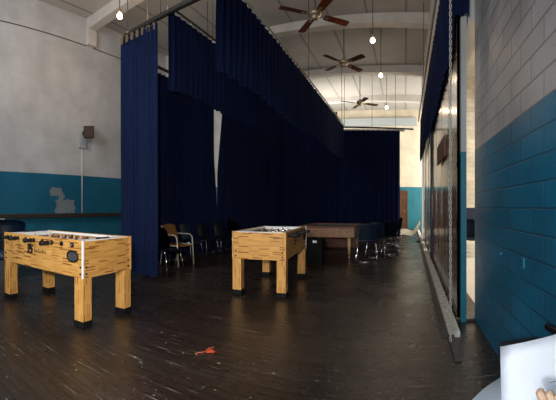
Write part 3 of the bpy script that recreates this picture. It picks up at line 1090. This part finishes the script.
# black crate with a white label
root = empty('storage_crate', 'black crate with a white label under the near end of the pool table', 'crate', (-2.02, 8.32 - 0.35, 0))
p = at(316, r=7.6)
root.location = (p.x, p.y, 0)
mb = MB()
mb.box((-0.16, -0.12, 0.0), (0.16, 0.12, 0.02))
for s in (-1, 1):
    mb.box((-0.16, s * 0.12 - 0.008, 0.0), (0.16, s * 0.12 + 0.008, 0.56), 0.003)
    mb.box((s * 0.16 - 0.008, -0.12, 0.0), (s * 0.16 + 0.008, 0.12, 0.56), 0.003)
mb.build('body', M['crate'], root)
MB().box((-0.04, -0.134, 0.48), (0.05, -0.128, 0.53)).build('label', M['white'], root)['label'] = 'white label'

# ------------------------------------------------------------------ chairs
def rounded_shell(w_, d_, curve, n=10):
    pass


def stack_chair(root, z=0.0, frame=True):
    """moulded shell chair, faces +X locally, sled-free four chrome legs"""
    def seat(u, v):
        x = -0.20 + 0.42 * u
        y = -0.21 + 0.42 * v
        k = abs(2 * v - 1)
        y *= 1 - 0.12 * max(0, (u - 0.8) / 0.2)
        return Vector((x, y, z + 0.44 + 0.025 * k ** 3 - 0.03 * max(0, (u - 0.75) / 0.25) ** 2 + 0.02 * max(0, 0.2 - u)))
    s = MB()
    s.grid(seat, 10, 10, 0.008)
    seat_o = s.build('seat', M['navy_plastic'], root)

    def back(u, v):
        # v from seat up to top
        y = (-0.20 + 0.40 * u)
        k = abs(2 * u - 1)
        wd = 1 - 0.18 * v ** 4 - 0.12 * (1 - v) ** 2
        top = 0.40 - 0.05 * k ** 4
        return Vector((-0.19 - 0.10 * v + 0.045 * k * k, y * wd, z + 0.46 + top * v))
    s = MB()
    s.grid(back, 10, 10, 0.008)
    s.build('backrest', M['navy_plastic'], root)
    r = 0.011
    for sy in (-1, 1):
        MB().tube([(0.10, sy * 0.17, z + 0.425), (0.13, sy * 0.185, z + 0.39), (0.21, sy * 0.23, z + 0.012)], r, 7).build('leg', M['chrome'], root)
        MB().tube([(-0.12, sy * 0.17, z + 0.425), (-0.15, sy * 0.185, z + 0.39), (-0.24, sy * 0.23, z + 0.012)], r, 7).build('leg', M['chrome'], root)
        MB().tube([(0.10, sy * 0.17, z + 0.425), (-0.12, sy * 0.17, z + 0.425)], r, 7).build('seat_rail', M['chrome'], root)
    return root


def sled_chair(root):
    def seat(u, v):
        x = -0.20 + 0.42 * u
        y = -0.22 + 0.44 * v
        k = abs(2 * v - 1)
        return Vector((x, y, 0.45 + 0.025 * k ** 3 - 0.03 * max(0, (u - 0.75) / 0.25) ** 2))
    s = MB()
    s.grid(seat, 10, 10, 0.008)
    s.build('seat', M['navy_plastic'], root)

    def back(u, v):
        y = (-0.22 + 0.44 * u)
        k = abs(2 * u - 1)
        wd = 1 - 0.15 * v ** 4
        return Vector((-0.19 - 0.09 * v + 0.045 * k * k, y * wd, 0.47 + (0.42 - 0.05 * k ** 4) * v))
    s = MB()
    s.grid(back, 10, 10, 0.008)
    s.build('backrest', M['navy_plastic'], root)
    r = 0.012
    for sy in (-1, 1):
        MB().tube([(0.12, sy * 0.17, 0.435), (0.15, sy * 0.20, 0.41), (0.23, sy * 0.25, 0.04), (0.20, sy * 0.25, 0.013), (-0.20, sy * 0.25, 0.013), (-0.24, sy * 0.25, 0.04),
                   (-0.16, sy * 0.20, 0.41), (-0.13, sy * 0.17, 0.435)], r, 7).build('sled_leg', M['chrome'], root)
    MB().tube([(0.12, -0.17, 0.435), (0.12, 0.17, 0.435)], r, 7).build('seat_rail', M['chrome'], root)
    MB().tube([(-0.20, -0.25, 0.013), (-0.20, 0.25, 0.013)], r, 7).build('stretcher', M['chrome'], root)
    return root


# right cluster: seen from behind / side
g = 'navy chairs with chrome frames by the far curtain'
sl = sled_chair(empty('stacking_chair', 'navy shell chair with chrome sled frame, nearest of the cluster beside the pool table', 'chair', (0, 0, 0), 0, g))
sl.location = (-0.88, 7.95, 0)
sl.rotation_euler.z = math.radians(100)
spec = [(-0.74, 8.68, 98, 0, 'navy shell chair on chrome sled frame, second in the cluster, just behind the nearest one'),
        (-0.42, 9.28, 84, 0, 'navy shell chair with chrome frame in front of the right end of the far curtain'),
        (-0.36, 11.6, 200, 0, 'navy chair far back by the white curled sheet, pale edges catching light')]
for (x, y, a, z, lab) in spec:
    c = copy_tree(sl)
    c['label'] = lab
    c.location = (x, y, z)
    c.rotation_euler.z = math.radians(a)

# left row
g2 = 'navy chairs along the left curtain'
st = stack_chair(empty('stacking_chair', 'navy shell chair half hidden by the lit leg curtain, in front of the wooden armchair', 'chair', (0, 0, 0), 0, g2))
st.location = (-4.06, 5.02, 0)
st.rotation_euler.z = math.radians(-8)
for (x, y, a, lab) in [(-4.75, 6.75, -8, 'navy shell chair directly behind the honey wood armchair'),
                       (-4.7, 7.4, -14, 'navy shell chair in the left row, second behind the wooden armchair'),
                       (-4.66, 8.1, -22, 'navy shell chair in the left row, third behind the wooden armchair'),
                       (-4.6, 8.8, -20, 'navy shell chair at the far end of the left row, nearest the middle foosball table')]:
    c = copy_tree(st)
    c['label'] = lab
    c.location = (x, y, 0)
    c.rotation_euler.z = math.radians(a)

# wooden armchair
arm = empty('armchair', 'honey plywood armchair with beige metal arms in front of the dark curtain', 'chair', (-4.53, 5.95, 0), math.radians(-4))


def seat(u, v):
    return Vector((-0.22 + 0.46 * u, -0.22 + 0.44 * v, 0.455 - 0.02 * math.sin(u * PI) - 0.03 * max(0, (u - 0.8) / 0.2) ** 2))


s = MB()
s.grid(seat, 12, 8, 0.014)
s.build('seat', M['plank_seat'], arm)


def back(u, v):
    k = abs(2 * u - 1)
    return Vector((-0.24 - 0.09 * v + 0.04 * k * k, (-0.21 + 0.42 * u) * (1 - 0.08 * v ** 3), 0.60 + (0.28 - 0.03 * k ** 4) * v))


s = MB()
s.grid(back, 10, 8, 0.012)
s.build('backrest', M['plank_seat'], arm)
for sy in (-1, 1):
    y = sy * 0.25
    MB().tube([(0.22, y, 0.01), (0.19, y, 0.42), (0.17, y, 0.60), (0.12, y, 0.655), (0.04, y, 0.665), (-0.20, y, 0.665), (-0.26, y * 0.95, 0.66)], 0.014, 8).build('front_leg', M['beige_metal'], arm)
    MB().tube([(-0.30, y, 0.01), (-0.24, y, 0.45), (-0.27, y * 0.9, 0.70), (-0.31, y * 0.8, 0.85)], 0.013, 8).build('rear_leg', M['beige_metal'], arm)
    MB().tube([(0.19, y, 0.44), (-0.24, y, 0.44)], 0.012, 8).build('seat_rail', M['beige_metal'], arm)

# rounded navy chair back behind the left foosball table
root = empty('upholstered_armchair', 'rounded dark navy armchair showing above the far side of the left foosball table', 'chair', (-5.75, 2.55, 0), math.radians(-25))
mb = MB()


def wrap(u, v):
    a = -2.0 + 4.0 * u + PI
    r_2 = 0.34
    top = 1.01 - 0.14 * abs(2 * u - 1) ** 2.5
    return Vector((r_2 * math.cos(a), 1.15 * r_2 * math.sin(a), 0.25 + (top - 0.25) * v))


mb.grid(wrap, 24, 6, 0.07)
mb.build('backrest', M['navy_plastic'], root)
MB().lathe([(0.02, 0), (0.30, 0.0), (0.32, 0.03), (0.32, 0.10), (0.28, 0.14), (0.02, 0.15)], (0, 0, 0.33), 24).build('seat', M['navy_plastic'], root)
for a in range(4):
    an = PI / 4 + a * PI / 2
    MB().tube([(0.2 * math.cos(an), 0.2 * math.sin(an), 0.34), (0.27 * math.cos(an), 0.27 * math.sin(an), 0.0)], 0.018, 8).build('leg', M['black'], root)

# hall chairs seen through the gap
hc = stack_chair(empty('hall_chair', 'dark hall chair seen through the narrow gap, nearest of the row', 'chair', (0, 0, 0), 0, 'dark chairs in the hall beyond the gap'))
hc.location = (1.70, 8.7, 0)
hc.rotation_euler.z = math.radians(-90)
for i, (x, y, lab) in enumerate([(1.80, 9.4, 'dark hall chair seen through the narrow gap, second in the row'), (1.95, 10.2, 'dark hall chair seen through the narrow gap, third in the row'),
                                 (2.1, 11.0, 'dark hall chair seen through the narrow gap, farthest of the row')]):
    c = copy_tree(hc)
    c['label'] = lab
    c.location = (x, y, 0)

# ------------------------------------------------------------------ ceiling fans
def fan(loc, ang, label, bl, n=4, rad=0.85):
    root = empty('ceiling_fan', label, 'ceiling fan', loc, 0, 'ceiling fans in a row over the stage')
    z = loc[2]
    MB().tube([(0, 0, 0.12), (0, 0, CZ - z - 0.04)], 0.016, 10).build('downrod', M['hanger'], root)
    MB().lathe([(0.02, 0), (0.05, 0.01), (0.075, 0.06), (0.075, 0.08)], (0, 0, CZ - z - 0.08), 18).build('canopy', M['brass'], root)
    MB().lathe([(0.02, -0.10), (0.06, -0.10), (0.075, -0.07), (0.06, -0.05), (0.12, -0.03), (0.145, 0.0), (0.145, 0.06), (0.12, 0.09), (0.05, 0.12), (0.03, 0.16), (0.02, 0.16)], (0, 0, 0), 24).build('motor', M['brass'], root)
    for i in range(n):
        a = ang + 2 * PI * i / n
        mt = Matrix.Rotation(a, 4, 'Z') @ Matrix.Rotation(math.radians(-9), 4, 'X')
        out = [(0.22, -0.07), (0.30, -0.085), (rad - 0.06, -0.10), (rad - 0.01, -0.08), (rad, 0.0), (rad - 0.01, 0.08), (rad - 0.06, 0.10), (0.30, 0.085), (0.22, 0.07)]
        b_ = MB()
        b_.prism(out, 'Z', -0.004, 0.004, mt)
        bo = b_.build('blade', bl, root)
        ir = MB()
        ir.prism([(0.12, -0.02), (0.2, -0.012), (0.30, -0.045), (0.34, 0.0), (0.30, 0.045), (0.2, 0.012), (0.12, 0.02)], 'Z', -0.014, -0.005, mt)
        ir.build('blade_bracket', M['brass'], bo)
    return root


fan((-1.99, 7.54, 5.55), math.radians(39), 'nearest ceiling fan with reddish wooden blades and antique brass motor', M['blade'])
fan((-1.82, 10.25, 5.55), math.radians(56), 'second ceiling fan from us, middle of the row, blades forming an X', M['blade_dark'], rad=0.8)
fan((-1.86, 14.3, 5.55), math.radians(27), 'farthest ceiling fan, small and dark on a long rod above the far curtain', M['blade_dark'], rad=0.8)

# ------------------------------------------------------------------ pendant bulbs
def lamp(loc, label, power, color=(1.0, 0.72, 0.5)):
    root = empty('pendant_bulb', label, 'lamp', loc, 0, 'bare ceiling bulbs')
    z = loc[2]
    MB().tube([(0, 0, 0.10), (0, 0, CZ - z)], 0.010, 6).build('stem', M['hanger'], root)
    MB().lathe([(0.02, 0.03), (0.028, 0.03), (0.03, 0.10), (0.015, 0.13)], (0, 0, 0), 12).build('socket', M['brass'], root)
    MB().lathe([(0.005, -0.10), (0.04, -0.09), (0.062, -0.055), (0.062, -0.03), (0.04, 0.01), (0.022, 0.035)], (0, 0, 0), 16).build('bulb', M['bulb'], root)
    l = bpy.data.lights.new('bulb_light', 'POINT')
    l.energy = power
    l.color = color
    l.shadow_soft_size = 0.05
    o_ = bpy.data.objects.new('bulb_light', l)
    col.objects.link(o_)
    o_.parent = root
    o_.location = (0, 0, -0.17)
    return root


lamp((-5.50, 5.13, 5.42), 'bare lit bulb at the upper left beside the curved curtain rail', 95)
lamp((-0.80, 8.6, 5.42), 'bare lit bulb nearest us on the right, level with the first fan', 12)
lamp((-0.76, 10.9, 5.42), 'bare lit bulb in the middle of the right row, beside the second fan', 12)
lamp((-0.76, 14.4, 5.42), 'bare lit bulb farthest away, beside the third fan', 18)

# ------------------------------------------------------------------ speaker and conduit on the left wall
a = (88 - 405) / F
ys = 8.0 / math.tan(-a)
root = empty('wall_speaker', 'small brown cube loudspeaker high on the white left wall', 'speaker', (-8.2, ys, 3.42))
mt = Matrix.Translation((0.24, 0, 0)) @ Matrix.Rotation(math.radians(-38), 4, 'Z') @ Matrix.Rotation(math.radians(8), 4, 'Y')
MB().box((-0.13, -0.15, -0.17), (0.13, 0.15, 0.17), 0.012, mt).build('body', M['speaker'], root)
MB().box((0.13, -0.13, -0.15), (0.14, 0.13, 0.15), 0.004, mt).build('grille', M['speaker'], root)
mb = MB()
mb.tube([(0.0, 0, 0), (0.2, 0, 0)], 0.02, 8)
mb.box((0.0, -0.05, -0.06), (0.015, 0.05, 0.06))
mb.build('bracket', M['black'], root)
root = empty('conduit', 'thin white conduit with grey box running down below the speaker', 'conduit', (-8.195, ys - 0.08, 1.078))
MB().tube([(0.015, 0, 0), (0.015, 0, 1.95)], 0.014, 8).build('pipe', M['conduit'], root)
MB().box((0, -0.13, 1.9), (0.05, 0.13, 2.17), 0.006).build('junction_box', M['grey_box'], root)

# small fittings on the right wall
th = (524 - 405) / F
yq = 0.77 / math.tan(th)
rq = 0.77 / math.sin(th)
root = empty('wall_plate', 'small teal painted outlet plate on the right block wall', 'outlet', (0.77, yq, hz(rq, 263)))
MB().box((-0.012, -0.022, -0.035), (0, 0.022, 0.035), 0.004).build('plate', M['teal_metal'], root)
MB().box((-0.016, -0.008, 0.006), (-0.011, 0.008, 0.018), 0.001).build('socket', M['black'], root)
MB().box((-0.016, -0.008, -0.018), (-0.011, 0.008, -0.006), 0.001).build('socket', M['black'], root)
th = (502 - 405) / F
yq = 0.77 / math.tan(th)
rq = 0.77 / math.sin(th)
o = MB().lathe([(0.002, 0), (0.012, 0.001), (0.016, 0.012), (0.004, 0.02)], (0, 0, 0), 10).build('bolt_head', M['teal_metal'], None, (0.77, yq, hz(rq, 254)))
o.rotation_euler = (0, -PI / 2, 0)
tag(o, 'small round painted bolt head on the right block wall', 'bolt')

# ------------------------------------------------------------------ curled vinyl sheet far back
def sheet(u, v):
    x = -0.35 + 1.02 * u
    z = 0.02 + 0.05 * math.sin(u * 5) ** 2 + (0.50 * ((u - 0.62) / 0.38) ** 2 if u > 0.62 else 0) + 0.24 * v * (1 - 0.5 * u)
    return Vector((x, 14.75 + 1.1 * v, z))


o = MB()
o.grid(sheet, 24, 8, 0.01)
o = o.build('vinyl_sheet', M['roll'])
tag(o, 'cream vinyl sheet curling up on the floor at the far end, by the door', 'sheet')

# small dark puck on the floor near it
p = at(418, 242)
o = MB().lathe([(0.01, 0), (0.05, 0), (0.055, 0.02), (0.04, 0.05), (0.01, 0.055)], (p.x, p.y, 0), 12).build('floor_puck', M['black'])
tag(o, 'small black knob lying on the floor in front of the cream sheet', 'knob')

# orange scrap
p = at(211, 352)
root = empty('orange_scrap', 'crumpled orange scrap of ribbon on the dark floor', 'scrap', (p.x, p.y, 0), math.radians(35))


def scrap(u, v):
    return Vector((-0.05 + 0.11 * u, -0.035 + 0.07 * v * (0.6 + 0.5 * u), 0.006 + 0.022 * noise.noise(Vector((u * 3, v * 3, 2))) ** 2 * 4 + 0.02 * math.sin(u * 5) * v))


s = MB()
s.grid(scrap, 10, 7, 0.002)
s.build('cloth', M['orange'], root)
MB().tube([(-0.05, 0, 0.008), (-0.08, -0.02, 0.006), (-0.11, -0.02, 0.006), (-0.135, -0.045, 0.006), (-0.12, -0.06, 0.006)], 0.005, 6).build('tail', M['orange_dark'], root)
MB().tube([(-0.01, 0.03, 0.01), (0.0, 0.07, 0.008), (0.03, 0.08, 0.006), (0.02, 0.10, 0.006)], 0.005, 6).build('loop', M['orange_dark'], root)

# ------------------------------------------------------------------ near right corner: round table, sheet of paper, hand, shadow stand-in
TT = 0.87
root = empty('round_table', 'pale blue round tabletop at the lower right corner, under the white sheet', 'table', (0.375, 0.494, 0))
MB().lathe([(0.02, TT - 0.03), (0.29, TT - 0.03), (0.305, TT - 0.022), (0.308, TT - 0.010), (0.302, TT), (0.02, TT)], (0, 0, 0), 64).build('tabletop', M['table_blue'], root)
MB().lathe([(0.03, 0.03), (0.03, TT - 0.03)], (0, 0, 0), 20).build('pedestal', M['steel'], root)
MB().lathe([(0.02, 0), (0.20, 0), (0.20, 0.015), (0.06, 0.035), (0.02, 0.04)], (0, 0, 0), 32).build('base', M['steel'], root)

A = Vector((0.162, 0.578, 0))
Bv = Vector((0.414, 0.650, 0))
zt_ = 1.009
dirv = (Bv - A).normalized()
nrm = Vector((dirv.y, -dirv.x, 0))


def sheet2(u, v):
    p_ = A + (Bv - A) * u + nrm * (0.012 * math.sin(PI * u) * v + 0.006 * (1 - v))
    return Vector((p_.x, p_.y, TT + 0.003 + (zt_ - TT - 0.003) * v))


o = MB()
o.grid(sheet2, 12, 6, 0.0016)
o = o.build('paper_sheet', M['paper'])
tag(o, 'white sheet of card held upright over the round table', 'paper')
# pencil line on the card
pl_ = MB()
pts = []
for i in range(8):
    px = 546 + i * 3
    py = 380.5 - 2.2 * math.sin(i / 7 * PI / 2) * 1.2
    th = (px - 405) / F
    # intersection of the ray with the card plane line
    dx, dy = math.sin(th), math.cos(th)
    # A + dirv*s = r*(dx,dy)
    det = dirv.x * (-dy) - dirv.y * (-dx)
    s_ = ((-A.x) * (-dy) - (-A.y) * (-dx)) / det
    q_ = A + dirv * s_
    r_2 = q_.length
    zz = hz(r_2, py)
    vv = (zz - TT) / (zt_ - TT)
    uu = s_ / (Bv - A).length
    q_ = q_ + nrm * (0.012 * math.sin(PI * uu) * vv + 0.006 * (1 - vv) + 0.0022)
    pts.append((q_.x, q_.y, zz))
pl_.tube(pts, 0.0006, 5)
pl_.build('pencil_line', M['hanger'], o)['label'] = 'thin grey drawn line'


def skin_chain(name, chains, m, parent=None, sub=2, loc=(0, 0, 0)):
    """chains: list of lists of (point, radius); the first point of later chains may be an index (c, i) into an earlier one"""
    me = bpy.data.meshes.new(name)
    vs, es, rs = [], [], []
    idx = {}
    for ci, ch in enumerate(chains):
        prev = None
        for i, (p_, r__) in enumerate(ch):
            if r__ is None:
                prev = idx[p_]
                idx[(ci, i)] = prev
                continue
            vs.append(p_)
            rs.append(r__)
            j = len(vs) - 1
            idx[(ci, i)] = j
            if prev is not None:
                es.append((prev, j))
            prev = j
    me.from_pydata(vs, es, [])
    o_ = bpy.data.objects.new(name, me)
    col.objects.link(o_)
    md = o_.modifiers.new('skin', 'SKIN')
    sv = me.skin_vertices[0].data
    for i, r__ in enumerate(rs):
        sv[i].radius = (r__, r__) if not isinstance(r__, tuple) else r__
    sv[0].use_root = True
    md.use_smooth_shade = True
    s_ = o_.modifiers.new('sub', 'SUBSURF')
    s_.levels = s_.render_levels = sub
    me.materials.append(m)
    if parent:
        o_.parent = parent
    o_.location = loc
    return o_


# hand: fingers in front of the card near the lower right edge, palm and forearm going down right
def cp(px, py, r):
    th = (px - 405) / F
    return Vector((r * math.sin(th), r * math.cos(th), hz(r, py)))


wr = cp(590, 452, 0.50)
palm = cp(566, 430, 0.50)
tips = [((540, 392), (546, 408), (553, 422), 0.555), ((549, 394), (556, 408), (561, 424), 0.555), ((558, 397), (564, 410), (568, 426), 0.553), ((567, 404), (572, 414), (575, 430), 0.55)]
chains = [[(wr + Vector((0.16, -0.22, 0.05)), 0.032), (wr + Vector((0.07, -0.10, 0.02)), 0.028), (wr, (0.024, 0.02)), (palm, (0.028, 0.018))]]
for i, (t1, t2, t3, rr) in enumerate(tips):
    ch = [((0, 3), None), (cp(*t3, rr - 0.03), 0.0105), (cp(*t2, rr - 0.015), 0.0088), (cp(*t1, rr - 0.008), 0.0078), (cp(t1[0] - 1, t1[1] - 2, rr - 0.003), 0.0068)]
    chains.append(ch)
chains.append([((0, 2), None), (cp(562, 446, 0.46), 0.013), (cp(547, 440, 0.45), 0.0115), (cp(533, 436, 0.46), 0.010), (cp(527, 428, 0.48), 0.008)])
root = empty('hand', "person's hand with curled fingers at the lower right corner, holding the white sheet", 'hand', (0, 0, 0))
skin_chain('hand_skin', chains, M['skin'], root)

# added black chair shape standing in for the card's shadow, by the wall
root = empty('shadow_chair', 'black chair-shaped stand-in for the shadow behind the white sheet, against the right wall', 'chair', (0.60, 1.55, 0))
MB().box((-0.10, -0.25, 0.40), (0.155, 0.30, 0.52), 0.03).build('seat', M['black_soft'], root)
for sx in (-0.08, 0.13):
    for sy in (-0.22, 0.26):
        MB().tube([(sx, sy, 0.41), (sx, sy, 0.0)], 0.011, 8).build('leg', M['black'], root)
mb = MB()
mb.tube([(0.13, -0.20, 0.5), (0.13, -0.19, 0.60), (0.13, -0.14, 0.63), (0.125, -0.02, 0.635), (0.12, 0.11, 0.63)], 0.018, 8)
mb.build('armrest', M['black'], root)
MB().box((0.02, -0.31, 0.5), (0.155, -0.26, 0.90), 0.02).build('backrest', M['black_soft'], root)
